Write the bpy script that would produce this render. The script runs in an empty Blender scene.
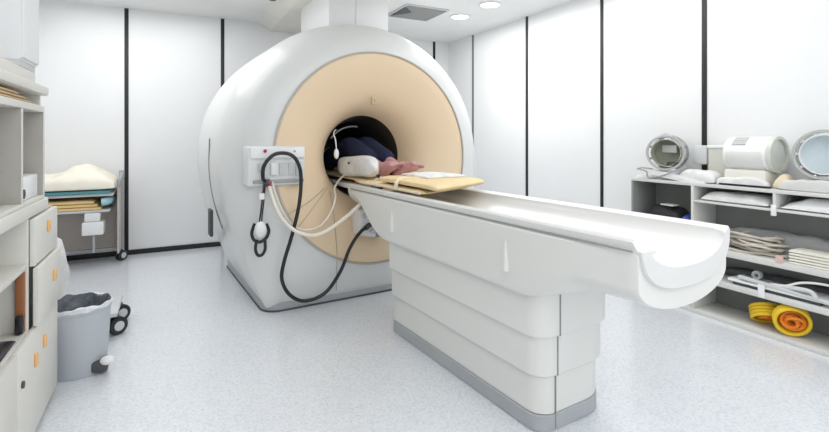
import bpy, bmesh, math, random
from mathutils import Vector, Matrix, noise

SC = bpy.context.scene
COL = SC.collection
PI = math.pi
random.seed(7)
YT = 0.0683                      # the scanner axis stands a little askew in the room
NV = Vector((math.cos(YT), math.sin(YT), 0)); AV = Vector((-math.sin(YT), math.cos(YT), 0))

# ------------------------------------------------------------------ materials
MATS = {}
def mat(name, col, rough=0.5, metal=0.0, var=0.04, scale=6.0, bump=0.0, bscale=60.0, emit=None, trans=0.0, spec=0.5, coat=0.0):
    if name in MATS: return MATS[name]
    m = bpy.data.materials.new(name); m.use_nodes = True
    nt = m.node_tree; b = nt.nodes['Principled BSDF']
    tc = nt.nodes.new('ShaderNodeTexCoord')
    n = nt.nodes.new('ShaderNodeTexNoise'); n.inputs['Scale'].default_value = scale; n.inputs['Detail'].default_value = 3
    nt.links.new(tc.outputs['Object'], n.inputs['Vector'])
    r = nt.nodes.new('ShaderNodeValToRGB')
    r.color_ramp.elements[0].position = .3; r.color_ramp.elements[1].position = .7
    lo = [max(0, c * (1 - var)) for c in col]; hi = [min(1, c * (1 + var)) for c in col]
    r.color_ramp.elements[0].color = (*lo, 1); r.color_ramp.elements[1].color = (*hi, 1)
    nt.links.new(n.outputs['Fac'], r.inputs['Fac']); nt.links.new(r.outputs['Color'], b.inputs['Base Color'])
    b.inputs['Roughness'].default_value = rough; b.inputs['Metallic'].default_value = metal
    b.inputs['Specular IOR Level'].default_value = spec
    b.inputs['Coat Weight'].default_value = coat
    b.inputs['Transmission Weight'].default_value = trans
    if emit: 
        b.inputs['Emission Color'].default_value = (*emit[:3], 1); b.inputs['Emission Strength'].default_value = emit[3]
    if bump:
        n2 = nt.nodes.new('ShaderNodeTexNoise'); n2.inputs['Scale'].default_value = bscale; n2.inputs['Detail'].default_value = 4
        bp = nt.nodes.new('ShaderNodeBump'); bp.inputs['Strength'].default_value = bump; bp.inputs['Distance'].default_value = .01
        nt.links.new(tc.outputs['Object'], n2.inputs['Vector'])
        nt.links.new(n2.outputs['Fac'], bp.inputs['Height']); nt.links.new(bp.outputs['Normal'], b.inputs['Normal'])
    MATS[name] = m
    return m

def floor_mat():
    m = bpy.data.materials.new('speckled_vinyl'); m.use_nodes = True
    nt = m.node_tree; b = nt.nodes['Principled BSDF']
    tc = nt.nodes.new('ShaderNodeTexCoord')
    v = nt.nodes.new('ShaderNodeTexVoronoi'); v.inputs['Scale'].default_value = 70
    n = nt.nodes.new('ShaderNodeTexNoise'); n.inputs['Scale'].default_value = 75; n.inputs['Detail'].default_value = 5; n.inputs['Roughness'].default_value = .7
    big = nt.nodes.new('ShaderNodeTexNoise'); big.inputs['Scale'].default_value = 2.2
    for k in (v, n, big): nt.links.new(tc.outputs['Object'], k.inputs['Vector'])
    r1 = nt.nodes.new('ShaderNodeValToRGB')
    e = r1.color_ramp.elements
    e[0].position = .30; e[0].color = (.62, .675, .73, 1); e[1].position = .55; e[1].color = (.84, .862, .89, 1)
    nt.links.new(n.outputs['Fac'], r1.inputs['Fac'])
    sep = nt.nodes.new('ShaderNodeSeparateColor'); nt.links.new(v.outputs['Color'], sep.inputs['Color'])
    r2 = nt.nodes.new('ShaderNodeValToRGB')
    e = r2.color_ramp.elements
    e[0].position = .0; e[0].color = (.86, .88, .91, 1); e[1].position = .5; e[1].color = (1, 1, 1, 1)
    nt.links.new(sep.outputs['Red'], r2.inputs['Fac'])
    mx = nt.nodes.new('ShaderNodeMix'); mx.data_type = 'RGBA'; mx.blend_type = 'MULTIPLY'; mx.inputs['Factor'].default_value = .8
    nt.links.new(r1.outputs['Color'], mx.inputs['A']); nt.links.new(r2.outputs['Color'], mx.inputs['B'])
    r3 = nt.nodes.new('ShaderNodeValToRGB'); r3.color_ramp.elements[0].color = (.95, .95, .96, 1); r3.color_ramp.elements[1].color = (1, 1, 1, 1)
    nt.links.new(big.outputs['Fac'], r3.inputs['Fac'])
    mx2 = nt.nodes.new('ShaderNodeMix'); mx2.data_type = 'RGBA'; mx2.blend_type = 'MULTIPLY'; mx2.inputs['Factor'].default_value = 1
    nt.links.new(mx.outputs['Result'], mx2.inputs['A']); nt.links.new(r3.outputs['Color'], mx2.inputs['B'])
    nt.links.new(mx2.outputs['Result'], b.inputs['Base Color'])
    b.inputs['Roughness'].default_value = .30
    b.inputs['Coat Weight'].default_value = .6; b.inputs['Coat Roughness'].default_value = .12
    return m

def stripe_mat(name, a, c, scale, axis='Z'):
    m = bpy.data.materials.new(name); m.use_nodes = True
    nt = m.node_tree; b = nt.nodes['Principled BSDF']
    tc = nt.nodes.new('ShaderNodeTexCoord'); w = nt.nodes.new('ShaderNodeTexWave'); w.bands_direction = axis
    w.inputs['Scale'].default_value = scale; w.inputs['Distortion'].default_value = .6
    r = nt.nodes.new('ShaderNodeValToRGB'); r.color_ramp.elements[0].color = (*a, 1); r.color_ramp.elements[1].color = (*c, 1)
    r.color_ramp.elements[0].position = .35; r.color_ramp.elements[1].position = .55
    nt.links.new(tc.outputs['Object'], w.inputs['Vector']); nt.links.new(w.outputs['Fac'], r.inputs['Fac']); nt.links.new(r.outputs['Color'], b.inputs['Base Color'])
    b.inputs['Roughness'].default_value = .6
    return m

M_WALL = mat('wall_laminate', (.86, .87, .875), .35, var=.015, scale=1.5)
M_CEIL = mat('ceiling_paint', (.88, .88, .87), .8, var=.02, scale=3)
M_SEAM = mat('black_joint', (.012, .014, .014), .5)
M_SEAMG = mat('grey_joint', (.16, .17, .17), .5)
M_HOUS = mat('scanner_plastic', (.74, .755, .745), .32, var=.01, scale=2, coat=.2)
M_BEIGE = mat('bore_cover_beige', (.83, .655, .455), .42, var=.015, scale=2)
M_BORESHADE = mat('bore_liner_shade', (.035, .03, .028), .35, var=.1)  # dark colour carries the shade inside the bore
M_PLGREY = mat('plinth_grey', (.42, .44, .46), .45)
M_TABLE = mat('table_plastic', (.77, .77, .735), .35, var=.01, scale=2, coat=.15)
M_TOP = mat('tabletop_plastic', (.735, .735, .72), .3, var=.01, scale=2, coat=.2)
M_LINE = mat('joint_grey', (.30, .31, .31), .6)
M_SOFTLINE = mat('joint_soft', (.50, .43, .34), .6)
M_RIMLINE = mat('joint_rim', (.47, .45, .42), .6)
M_BLACK = mat('black_rubber', (.012, .013, .016), .35)
M_DARK = mat('dark_grey', (.07, .075, .08), .5)
M_GREY = mat('mid_grey', (.36, .38, .39), .5)
M_LGREY = mat('light_grey', (.62, .64, .645), .5)
M_WHITE = mat('white_plastic', (.86, .87, .87), .35)
M_WCLOTH = mat('white_cloth', (.76, .765, .755), .9, var=.10, scale=14, bump=.45, bscale=18)
M_CREAM = mat('cream_cloth', (.80, .70, .52), .9, var=.05, bump=.3, bscale=22)
M_YELPAD = mat('yellow_pad', (.80, .63, .36), .75, var=.05, scale=9, bump=.2, bscale=30)
M_YCLOTH = mat('yellow_blanket', (.80, .57, .27), .9, var=.06, bump=.3, bscale=25)
M_TEAL = mat('teal_mattress', (.10, .33, .36), .5)
M_BLUE = mat('pale_blue_cloth', (.42, .68, .74), .8, bump=.2)
M_SKIN = mat('skin', (.55, .29, .30), .55, var=.10, scale=22)
M_NAVY = mat('navy_cloth', (.006, .011, .045), .85, var=.2, scale=12, bump=.4, bscale=35)
M_HAIR = mat('dark_hair', (.03, .02, .015), .7)
M_TUBE = mat('cream_tube', (.85, .80, .70), .4)
M_RED = mat('dark_red', (.38, .02, .08), .4)
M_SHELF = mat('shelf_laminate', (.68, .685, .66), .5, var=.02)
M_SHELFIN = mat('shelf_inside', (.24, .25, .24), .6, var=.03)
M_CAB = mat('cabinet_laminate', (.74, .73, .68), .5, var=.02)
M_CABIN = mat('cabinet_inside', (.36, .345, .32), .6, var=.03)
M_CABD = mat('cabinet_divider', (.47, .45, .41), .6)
M_ORANGE = mat('orange_plastic', (.86, .48, .18), .45)
M_YELLOW = mat('yellow_hose', (.86, .58, .02), .4)
M_ORANGE2 = mat('orange_hose', (.88, .25, .015), .45)
M_BIN = mat('bin_grey', (.50, .535, .575), .42, var=.02)
M_LINER = mat('bin_liner', (.10, .115, .14), .4, var=.4, scale=25, bump=.6, bscale=40)
M_LINERW = mat('liner_rim', (.74, .77, .80), .4, var=.1, scale=25, bump=.5, bscale=40)
M_CHROME = mat('steel', (.62, .63, .64), .3, metal=.8)
M_VENT = stripe_mat('vent_grey', (.22, .22, .22), (.36, .36, .355), 12, 'X')
M_SOFFIT = mat('soffit_cream', (.86, .84, .78), .7, var=.02)
M_GLASSG = mat('coil_cover', (.50, .52, .42), .2, var=.15, scale=10)
M_BROWN = mat('brown_board', (.34, .13, .05), .6)
M_TAN = mat('tan_paper', (.72, .55, .34), .8)
M_RING = mat('coil_ring_grey', (.46, .47, .46), .4)
M_PALEB = mat('pale_blue_plastic', (.68, .78, .81), .3)
M_BLUEBAG = mat('blue_bag', (.02, .06, .28), .5, bump=.4, bscale=20)
M_CABLEB = mat('beige_cable', (.60, .55, .47), .55, var=.15, scale=20)
M_PRINT = stripe_mat('grey_print', (.25, .25, .25), (.7, .7, .7), 26, 'X')
M_LAMP = mat('lamp_glow', (1, 1, 1), .4, emit=(1, 1, .98, 6))

# ------------------------------------------------------------------ objects
ORG = {}
def _frame(frame, org):
    if frame == 't': return NV * org[0] + AV * org[1] + Vector((0, 0, org[2])), YT
    return Vector(org), 0.0
def T(name, label, cat, org, frame='w', group=None):
    o = bpy.data.objects.new(name, None); COL.objects.link(o); o.empty_display_size = .1
    o.location, o.rotation_euler.z = _frame(frame, org)
    o['label'] = label; o['category'] = cat
    if group: o['group'] = group
    ORG[o.name] = Vector(org)
    return o
def _mesh(name, bm, m, org, sharp):
    bmesh.ops.recalc_face_normals(bm, faces=bm.faces[:])
    for v in bm.verts: v.co -= org
    me = bpy.data.meshes.new(name); bm.to_mesh(me); bm.free()
    ms = m if isinstance(m, (list, tuple)) else [m]
    for k in ms: me.materials.append(k)
    for p in me.polygons: p.use_smooth = True
    me.set_sharp_from_angle(angle=math.radians(sharp))
    return me
def P(name, bm, m, parent, label=None, sharp=35):
    org = ORG[parent.name]
    o = bpy.data.objects.new(name, _mesh(name, bm, m, org, sharp)); COL.objects.link(o); o.parent = parent
    if label: o['label'] = label
    ORG[o.name] = org
    return o
def S(name, bm, m, label, cat, org, frame='w', group=None, sharp=35):
    o = bpy.data.objects.new(name, _mesh(name, bm, m, Vector(org), sharp)); COL.objects.link(o)
    o.location, o.rotation_euler.z = _frame(frame, org)
    o['label'] = label; o['category'] = cat
    if group: o['group'] = group
    ORG[o.name] = Vector(org)
    return o
def ST(name, bm, m):
    o = bpy.data.objects.new(name, _mesh(name, bm, m, Vector((0, 0, 0)), 35)); COL.objects.link(o); o['kind'] = 'structure'
    return o

# ------------------------------------------------------------------ shapes
def B(): return bmesh.new()
def merge(bm, src, mi=0):
    vm = {v: bm.verts.new(v.co) for v in src.verts}
    for f in src.faces:
        try: g = bm.faces.new([vm[v] for v in f.verts]); g.material_index = mi
        except ValueError: pass
    src.free()
def box(bm, x0, x1, y0, y1, z0, z1, bev=0.004, seg=2, mi=0, rot=None, taper=None):
    t = B(); bmesh.ops.create_cube(t, size=1)
    for v in t.verts:
        k = v.co.copy()
        if taper and k.z < 0: k.x *= taper; k.y *= taper
        v.co = Vector(((x0 + x1) / 2 + k.x * (x1 - x0), (y0 + y1) / 2 + k.y * (y1 - y0), (z0 + z1) / 2 + k.z * (z1 - z0)))
    if bev: bmesh.ops.bevel(t, geom=t.edges[:], offset=min(bev, .45 * min(x1 - x0, y1 - y0, z1 - z0)), segments=seg, profile=.5, affect='EDGES', clamp_overlap=True)
    if rot:
        c, mtx = rot; c = Vector(c)
        for v in t.verts: v.co = c + mtx @ (v.co - c)
    merge(bm, t, mi); return bm
def loft(bm, rings, cap0=True, cap1=True, closed=False, mi=0):
    R = [[bm.verts.new(p) for p in r] for r in rings]
    n = len(R[0]); pairs = list(zip(R, R[1:]))
    if closed: pairs.append((R[-1], R[0]))
    for a, b in pairs:
        for i in range(n):
            j = (i + 1) % n
            try: bm.faces.new((a[i], a[j], b[j], b[i])).material_index = mi
            except ValueError: pass
    if not closed:
        if cap0: bm.faces.new(R[0]).material_index = mi
        if cap1: bm.faces.new(R[-1]).material_index = mi
    return bm
def prism(bm, pts, vec, bev=0.0, mi=0):
    vec = Vector(vec); t = B()
    loft(t, [[Vector(p) for p in pts], [Vector(p) + vec for p in pts]])
    if bev:
        bmesh.ops.recalc_face_normals(t, faces=t.faces[:])
        bmesh.ops.bevel(t, geom=t.edges[:], offset=bev, segments=2, profile=.5, affect='EDGES', clamp_overlap=True)
    merge(bm, t, mi); return bm
def spline(pts, n=8):
    P_ = [Vector(p) for p in pts]; out = []
    for i in range(len(P_) - 1):
        a = P_[max(i - 1, 0)]; b = P_[i]; c = P_[i + 1]; d = P_[min(i + 2, len(P_) - 1)]
        for k in range(n):
            t = k / n
            out.append(.5 * ((2 * b) + (c - a) * t + (2 * a - 5 * b + 4 * c - d) * t * t + (3 * b - a - 3 * c + d) * t ** 3))
    out.append(P_[-1]); return out
def tube(bm, pts, r, seg=10, n=8, smooth=True, mi=0, closed=False):
    pts = spline(pts, n) if smooth else [Vector(p) for p in pts]
    if closed: pts = pts[:-1] if (pts[0] - pts[-1]).length < 1e-6 else pts
    N = len(pts); rings = []; up = None
    for i, p in enumerate(pts):
        d = (pts[(i + 1) % N] - pts[i - 1]) if closed else (pts[min(i + 1, N - 1)] - pts[max(i - 1, 0)])
        if d.length < 1e-9: d = Vector((0, 0, 1))
        d.normalize()
        if up is None:
            up = d.orthogonal().normalized()
        up = (up - d * up.dot(d))
        if up.length < 1e-6: up = d.orthogonal()
        up.normalize(); side = d.cross(up)
        rr = r(i / max(1, N - 1)) if callable(r) else r
        rings.append([p + (up * math.cos(2 * PI * k / seg) + side * math.sin(2 * PI * k / seg)) * rr for k in range(seg)])
    return loft(bm, rings, closed=closed, mi=mi)
def lathe(bm, prof, c, axis='z', seg=32, mi=0, sx=1.0, sy=1.0, closed=False):
    """prof: (radius, height) list; revolve about an axis through c"""
    c = Vector(c); rings = []
    if isinstance(axis, str): ax = {'x': Vector((1, 0, 0)), 'y': Vector((0, 1, 0)), 'z': Vector((0, 0, 1))}[axis]
    else: ax = Vector(axis).normalized()
    u = Vector((1, 0, 0)) if abs(ax.x) < .9 else Vector((0, 1, 0)); u = (u - ax * u.dot(ax)).normalized(); w = ax.cross(u)
    for r, h in prof:
        rings.append([c + ax * h + u * (r * sx * math.cos(2 * PI * k / seg)) + w * (r * sy * math.sin(2 * PI * k / seg)) for k in range(seg)])
    return loft(bm, rings, cap0=not closed, cap1=not closed, closed=closed, mi=mi)
def slab(bm, x0, x1, y0, y1, z0, z1, amp=.2, seed=0, nx=26, ny=26, p=4., freq=7., rotz=0., under=0.15, base=None, mi=0):
    """soft cushion or folded-cloth lump with a wavy upper side; base(x,y) lifts it over what is beneath"""
    cx, cy = (x0 + x1) / 2, (y0 + y1) / 2; hx, hy = (x1 - x0) / 2, (y1 - y0) / 2
    sv = Vector((seed * 3.17, seed * 1.31, seed * .77)); top = []; bot = []
    ca, sa = math.cos(rotz), math.sin(rotz)
    for j in range(ny + 1):
        tr, br = [], []
        for i in range(nx + 1):
            u = math.sin((i / nx * 2 - 1) * PI / 2); v = math.sin((j / ny * 2 - 1) * PI / 2)
            w = noise.noise(Vector((u * 1.3, v * 1.3, 0)) + sv)
            x = u * hx * (1 + .06 * amp * w); y = v * hy * (1 + .06 * amp * noise.noise(Vector((v, u, 3)) + sv))
            pr = max(0, (1 - abs(u) ** p)) ** (1 / p) * max(0, (1 - abs(v) ** p)) ** (1 / p)
            X = cx + x * ca - y * sa; Y = cy + x * sa + y * ca
            nn = noise.noise(Vector((X * freq, Y * freq, 0)) + sv) + .5 * noise.noise(Vector((X * freq * 2.3, Y * freq * 2.3, 5)) + sv)
            zb = z0 + (base(X, Y) if base else 0); h = z1 - z0
            tr.append(bm.verts.new((X, Y, zb + h * (under + (1 - under) * pr * (1 + amp * nn)))))
            br.append(bm.verts.new((X, Y, zb + h * under * (1 - pr))))
        top.append(tr); bot.append(br)
    F = bm.faces.new
    for j in range(ny):
        for i in range(nx):
            F((top[j][i], top[j][i + 1], top[j + 1][i + 1], top[j + 1][i])).material_index = mi
            F((bot[j][i], bot[j + 1][i], bot[j + 1][i + 1], bot[j][i + 1])).material_index = mi
    for i in range(nx):
        F((top[0][i], bot[0][i], bot[0][i + 1], top[0][i + 1])).material_index = mi
        F((top[ny][i], top[ny][i + 1], bot[ny][i + 1], bot[ny][i])).material_index = mi
    for j in range(ny):
        F((top[j][0], top[j + 1][0], bot[j + 1][0], bot[j][0])).material_index = mi
        F((top[j][nx], bot[j][nx], bot[j + 1][nx], top[j + 1][nx])).material_index = mi
    return bm
def sphere(bm, c, rx, ry, rz, seg=20, rings=12, mi=0, rot=None):
    t = B(); bmesh.ops.create_uvsphere(t, u_segments=seg, v_segments=rings, radius=1)
    for v in t.verts:
        k = Vector((v.co.x * rx, v.co.y * ry, v.co.z * rz))
        if rot: k = rot @ k
        v.co = Vector(c) + k
    merge(bm, t, mi); return bm
def coil(bm, c, axis, R, r, turns, pitch, jit=.0, seed=0, seg=8, flat=1.0, mi=0):
    rnd = random.Random(seed); c = Vector(c); ax = Vector(axis).normalized()
    u = ax.orthogonal().normalized()
    if abs(ax.z) < .9: u = Vector((0, 0, 1)).cross(ax).normalized()
    w = ax.cross(u); pts = []
    n = int(turns * 20)
    for k in range(n + 1):
        a = 2 * PI * k / 20; j = 1 + jit * (rnd.random() - .5)
        pts.append(c + (u * math.cos(a) + w * math.sin(a) * flat) * R * j + ax * (pitch * k / 20 + jit * .05 * (rnd.random() - .5)))
    return tube(bm, pts, r, seg=seg, n=2, mi=mi)

# ------------------------------------------------------------------ the room
XL, XR, YB, ZC, YF = -1.35, 3.78, 6.15, 2.75, -1.6
ST('floor', box(B(), XL - .1, XR + .1, YF, YB + .1, -.1, 0, 0), floor_mat())
ST('ceiling', box(B(), XL - .1, XR + .1, YF, YB + .1, ZC, ZC + .1, 0), M_CEIL)
ST('wall_back', box(B(), XL - .1, XR + .1, YB, YB + .1, 0, ZC, 0), M_WALL)
ST('wall_left', box(B(), XL - .1, XL, YF, YB, 0, ZC, 0), M_WALL)
ST('wall_right', box(B(), XR, XR + .1, YF, YB, 0, ZC, 0), M_WALL)
ST('baseboard_back', box(B(), XL, XR, YB - .012, YB, 0, .055, .002), M_SEAM)
ST('baseboard_right', box(B(), XR - .012, XR, YF, YB - .02, 0, .055, .002), M_SEAM)
ST('baseboard_left', box(B(), XL, XL + .012, YF, YB - .02, 0, .055, .002), M_SEAM)
k = 1
for x in (-.424, .572, 1.57, 2.56, 3.524):
    ST('trim_%d' % k, box(B(), x - .02, x + .02, YB - .006, YB, .055, ZC, .001), M_SEAM); k += 1
for y, w, m in ((5.498, .02, M_SEAMG), (4.371, .02, M_SEAM), (3.273, .018, M_SEAM), (2.27, .02, M_SEAM), (1.13, .02, M_SEAM)):
    ST('trim_%d' % k, box(B(), XR - .006, XR, y - w, y + w, .055, ZC, .001), m); k += 1
# boxed-in service run under the ceiling, with a slanting side, from the back wall to the scanner shaft
ST('ceiling_beam', prism(B(), [(.97, 2.2, ZC), (2.0, 2.2, ZC), (2.0, 2.2, 2.66), (1.13, 2.2, 2.66)], (0, YB - 2.2, 0), .004), M_SOFFIT)

# ------------------------------------------------------------------ MRI scanner
CX, CZ = 1.785, 1.14
G = T('mri_scanner', 'large white ring-shaped MRI scanner with a beige front and dark round bore', 'MRI scanner', (CX, 4.3, 0), 't')
RX, RZ = 1.205, 1.178
def outline(zf=0.0):
    pts = []
    for i in range(49):                                   # right -> top -> left
        a = PI * i / 48
        pts.append((RX * math.cos(a), CZ + RZ * math.sin(a)))
    def hw(z): return .885 + (RX - .885) * math.sin(PI / 2 * max(0, z) / CZ)
    for i in range(1, 17): z = CZ + (zf - CZ) * i / 16; pts.append((-hw(z), z))
    for i in range(1, 32): pts.append((-hw(zf) + 2 * hw(zf) * i / 32, zf))
    for i in range(16): z = zf + (CZ - zf) * i / 16; pts.append((hw(z), z))
    return pts
OUT = outline(.03)
def smooth01(t): t = min(1, max(0, t)); return t * t * (3 - 2 * t)
E0 = 3.5
def Dd(z): return .09 + .36 * smooth01((z - .1) / 1.25)
rings = []
NPHI = 12
for q in range(NPHI + 1):
    ph = PI / 2 * q / NPHI; s_ = math.sin(ph); r_ = []
    for (x, z) in OUT:
        a = math.atan2(z - CZ, x); ix, iz = .868 * math.cos(a), CZ + .872 * math.sin(a)
        r_.append(Vector((CX + ix + (x - ix) * s_, E0 + Dd(z) * (1 - math.cos(ph)), iz + (z - iz) * s_)))
    rings.append(r_)
for e in (4.2, 4.7):
    rings.append([Vector((CX + x, e, z)) for x, z in OUT])
for q in range(1, 7):
    ph = PI / 2 * q / 6; k_ = 1 - .13 * (1 - math.cos(ph))
    rings.append([Vector((CX + x * k_, 4.95 + .2 * math.sin(ph), CZ + (z - CZ) * (k_ if z > CZ else 1))) for x, z in OUT])
rings.append([Vector((CX + .34 * math.cos(math.atan2(z - CZ, x)), 5.15, CZ + .34 * math.sin(math.atan2(z - CZ, x)))) for x, z in OUT])
P('housing', loft(B(), rings, cap0=False, cap1=False), M_HOUS, G, sharp=50)
def cring(r, e, n=96, kz=1.004): return [Vector((CX + r * math.cos(2 * PI * i / n), e, CZ + r * kz * math.sin(2 * PI * i / n))) for i in range(n)]
prof = [(.868, 3.515), (.862, 3.497), (.85, 3.493), (.78, 3.505), (.70, 3.525), (.62, 3.553), (.55, 3.587), (.49, 3.627), (.44, 3.675), (.405, 3.73), (.378, 3.78), (.36, 3.825)]
P('bore_face', loft(B(), [cring(r, e) for r, e in prof], False, False), M_BEIGE, G, sharp=60)
P('bore_liner', loft(B(), [cring(r, e, 64) for r, e in [(.361, 3.822), (.34, 3.88), (.328, 3.94), (.315, 4.03), (.305, 4.15), (.30, 4.3), (.30, 5.0), (.30, 5.14)]], False, True), M_BORESHADE, G, 'inner tube with the bore shade put into its dark colour')
P('rim_joint', loft(B(), [cring(.862, 3.4985), cring(.862, 3.488), cring(.874, 3.488), cring(.874, 3.505)], False, False), M_RIMLINE, G)
b = B()
for a0, a1, rr, ee in ((.45 * PI, .80 * PI, .27, 4.02),):
    pts = [(CX + rr * math.cos(a0 + (a1 - a0) * i / 14), ee, CZ + rr * math.sin(a0 + (a1 - a0) * i / 14)) for i in range(15)]
    tube(b, pts, .008, seg=8, n=2)
P('light_strip', b, M_GREY, G, 'pale curved strip inside the top of the bore')
def rrect(x0, x1, y0, y1, r, n=6):
    out = []
    for cx, cy, a0 in ((x1 - r, y1 - r, 0), (x0 + r, y1 - r, PI / 2), (x0 + r, y0 + r, PI), (x1 - r, y0 + r, 3 * PI / 2)):
        for i in range(n + 1): a = a0 + PI / 2 * i / n; out.append((cx + r * math.cos(a), cy + r * math.sin(a)))
    return out
b = B(); rr = rrect(CX - .925, CX + .925, 3.545, 5.17, .13, 8)
loft(b, [[Vector((x, y, 0)) for x, y in rr], [Vector((x, y, .012)) for x, y in rr]])
P('floor_gasket', b, M_DARK, G, 'thin black line at the floor')
b = B(); rr = rrect(CX - .92, CX + .92, 3.552, 5.165, .13, 8)
loft(b, [[Vector((x, y, .01)) for x, y in rr], [Vector((x, y, .085)) for x, y in rr], [Vector((CX + (x - CX) * .985, 4.35 + (y - 4.35) * .985, .095)) for x, y in rr]])
P('base_plinth', b, M_PLGREY, G, 'grey plinth strip')
# seams on the beige face follow its shape
def face_e(r):
    for (r1, e1), (r2, e2) in zip(prof[2:], prof[3:]):
        if r2 <= r <= r1: return e1 + (e2 - e1) * (r1 - r) / (r1 - r2)
    return 3.493
def seam(pts, w=.004):
    q = []
    for i in range(len(pts) - 1):
        for k_ in range(12):
            t = k_ / 12; q.append((pts[i][0] + (pts[i + 1][0] - pts[i][0]) * t, pts[i][1] + (pts[i + 1][1] - pts[i][1]) * t))
    q.append(pts[-1])
    return tube(B(), [(x, face_e(math.hypot(x - CX, z - CZ)) - .001, z) for x, z in q], w, seg=6, smooth=False)
P('seam', seam([(.985, .72), (1.18, .80), (1.36, .90)]), M_SOFTLINE, G)
P('seam', seam([(1.10, .63), (1.25, .78), (1.39, .90)], .003), M_SOFTLINE, G)
P('seam', seam([(1.415, .86), (1.415, .37)]), M_SOFTLINE, G)
P('seam', tube(B(), [(1.415, 3.50, .36), (1.415, 3.505, .1)], .0035, seg=6, smooth=False), M_RIMLINE, G)
b = box(B(), 1.745, 1.785, 3.535, 3.575, 1.585, 1.645, .008)
im = P('indicator', b, M_TAN, G, 'small beige indicator above the bore')
P('window', box(B(), 1.757, 1.773, 3.528, 3.545, 1.598, 1.632, .004), M_GREY, im)
b = B()
pts = []
for i in range(20):
    z = .55 + .75 * i / 19; hwz = .885 + (RX - .885) * math.sin(PI / 2 * min(1, z / CZ))
    pts.append((CX - hwz - .001, 4.18 + .05 * math.sin(i / 19 * PI), z))
tube(b, pts, .005, seg=6, n=2)
P('side_joint', b, M_LINE, G)
box(b := B(), .575, .60, 4.12, 4.25, .50, .72, .01)
P('side_recess', b, M_DARK, G, 'small dark grip on the flank')
# control panel on the shoulder
cp = P('control_panel', box(B(), .722, 1.145, 3.462, 3.70, .955, 1.245, .018, 3), M_HOUS, G, 'white connection panel beside the beige front')
P('top_strip', box(B(), .745, 1.138, 3.445, 3.47, 1.155, 1.236, .008), M_WHITE, cp)
P('button', lathe(B(), [(.0, 0), (.011, 0), (.013, .012)], (.844, 3.446, 1.209), (0, -1, 0), 16), M_RED, cp, 'dark red button')
P('button', lathe(B(), [(.0, 0), (.007, 0), (.008, .008)], (1.06, 3.447, 1.205), (0, -1, 0), 16), M_GREY, cp)
P('slot', box(B(), .93, 1.02, 3.443, 3.45, 1.193, 1.2, .002), M_GREY, cp)
for x0, x1, z0, z1, m, lab in ((.885, .935, 1.035, 1.125, M_WHITE, 'white plug block'), (.95, 1.005, 1.03, 1.12, M_LGREY, 'grey socket'), (1.018, 1.06, 1.03, 1.12, M_LGREY, 'grey socket'), (1.072, 1.125, 1.02, 1.125, M_LGREY, 'grey socket'), (.80, .85, 1.06, 1.12, M_LGREY, 'grey socket')):
    c_ = box(B(), x0, x1, 3.435 if m is M_WHITE else 3.45, 3.47, z0, z1, .005)
    P('connector', c_, m, cp, lab)
P('lower_lip', box(B(), .765, 1.135, 3.45, 3.475, .975, 1.0, .006), M_GREY, cp, 'grey lower lip')
# socket housing low on the face, beneath the tabletop end
b = prism(B(), [(1.575, 3.42, .735), (1.72, 3.42, .725), (1.72, 3.42, .50), (1.575, 3.42, .53)], (0, .18, 0), .01)
so = P('socket_housing', b, M_WHITE, G, 'white socket box low on the beige front')
P('side_shroud', prism(B(), [(1.722, 3.43, .725), (1.80, 3.43, .62), (1.83, 3.43, .49), (1.722, 3.43, .50)], (0, .16, 0), .006), M_GREY, so, 'grey sloping cheek')
for x, z in ((1.615, .685), (1.67, .67), (1.65, .605), (1.69, .555)):
    P('connector', lathe(B(), [(.0, .02), (.018, .02), (.022, 0)], (x, 3.42, z), (0, -1, 0), 16), M_LGREY, so)
# narrow bridge that carries the couch through the bore
P('bore_bridge', box(B(), CX - .2, CX + .2, 3.62, 5.0, .88, .92, .01), M_WHITE, G)

# ------------------------------------------------------------------ patient table
TB = T('patient_table', 'long white patient table with a trough-shaped top on a stepped pedestal', 'patient table', (CX, 2.1, 0), 't')
TC = 1.785
def ped(z, grow, mat_, name, z2, parent=TB, label=None):
    """one step of the pedestal: a rounded rectangle, each step standing out a little over the one below"""
    b = B()
    def rg(zz, g): 
        x0, x1, y0, y1 = 1.545 - g, 2.0 + g, 1.475 - g * .8, 2.80
        out = []
        r0 = .085
        for cx, cy, a0, rx, ry in ((x1 - .02, y1 - .02, 0, .02, .02), (x0 + .02, y1 - .02, PI / 2, .02, .02), (x0 + r0, y0 + r0, PI, r0, r0), (x1 - .17, y0 + .15, 3 * PI / 2, .17, .15)):
            for i in range(9): a = a0 + PI / 2 * i / 8; out.append(Vector((cx + rx * math.cos(a), cy + ry * math.sin(a), zz)))
        return out
    loft(b, [rg(z, grow - .006), rg(z + .006, grow), rg(z2 - .004, grow), rg(z2, grow - .004)])
    return P(name, b, mat_, parent, label)
ped(0, .012, M_PLGREY, 'base_plinth', .075, label='grey plinth strip')
ped(.075, .008, M_TABLE, 'pedestal_panel', .262)
ped(.25, .026, M_TABLE, 'pedestal_panel', .445)
ped(.43, .044, M_TABLE, 'pedestal_panel', .66)
for z0, z1, g in ((.262, .27, .0275), (.445, .452, .0455)): pass
b = B()
for z0, z1, g in ((.012, .25, .014), (.252, .43, .029), (.432, .64, .047)):
    box(b, 1.625, 1.629, 1.475 - g * .8 - .002, 1.475 - g * .8 + .012, z0, z1, 0)
P('end_joint', b, M_LINE, TB)
P('end_slot', box(B(), 1.90, 1.904, 1.437, 1.455, .58, .64, 0), M_LINE, TB)
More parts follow.
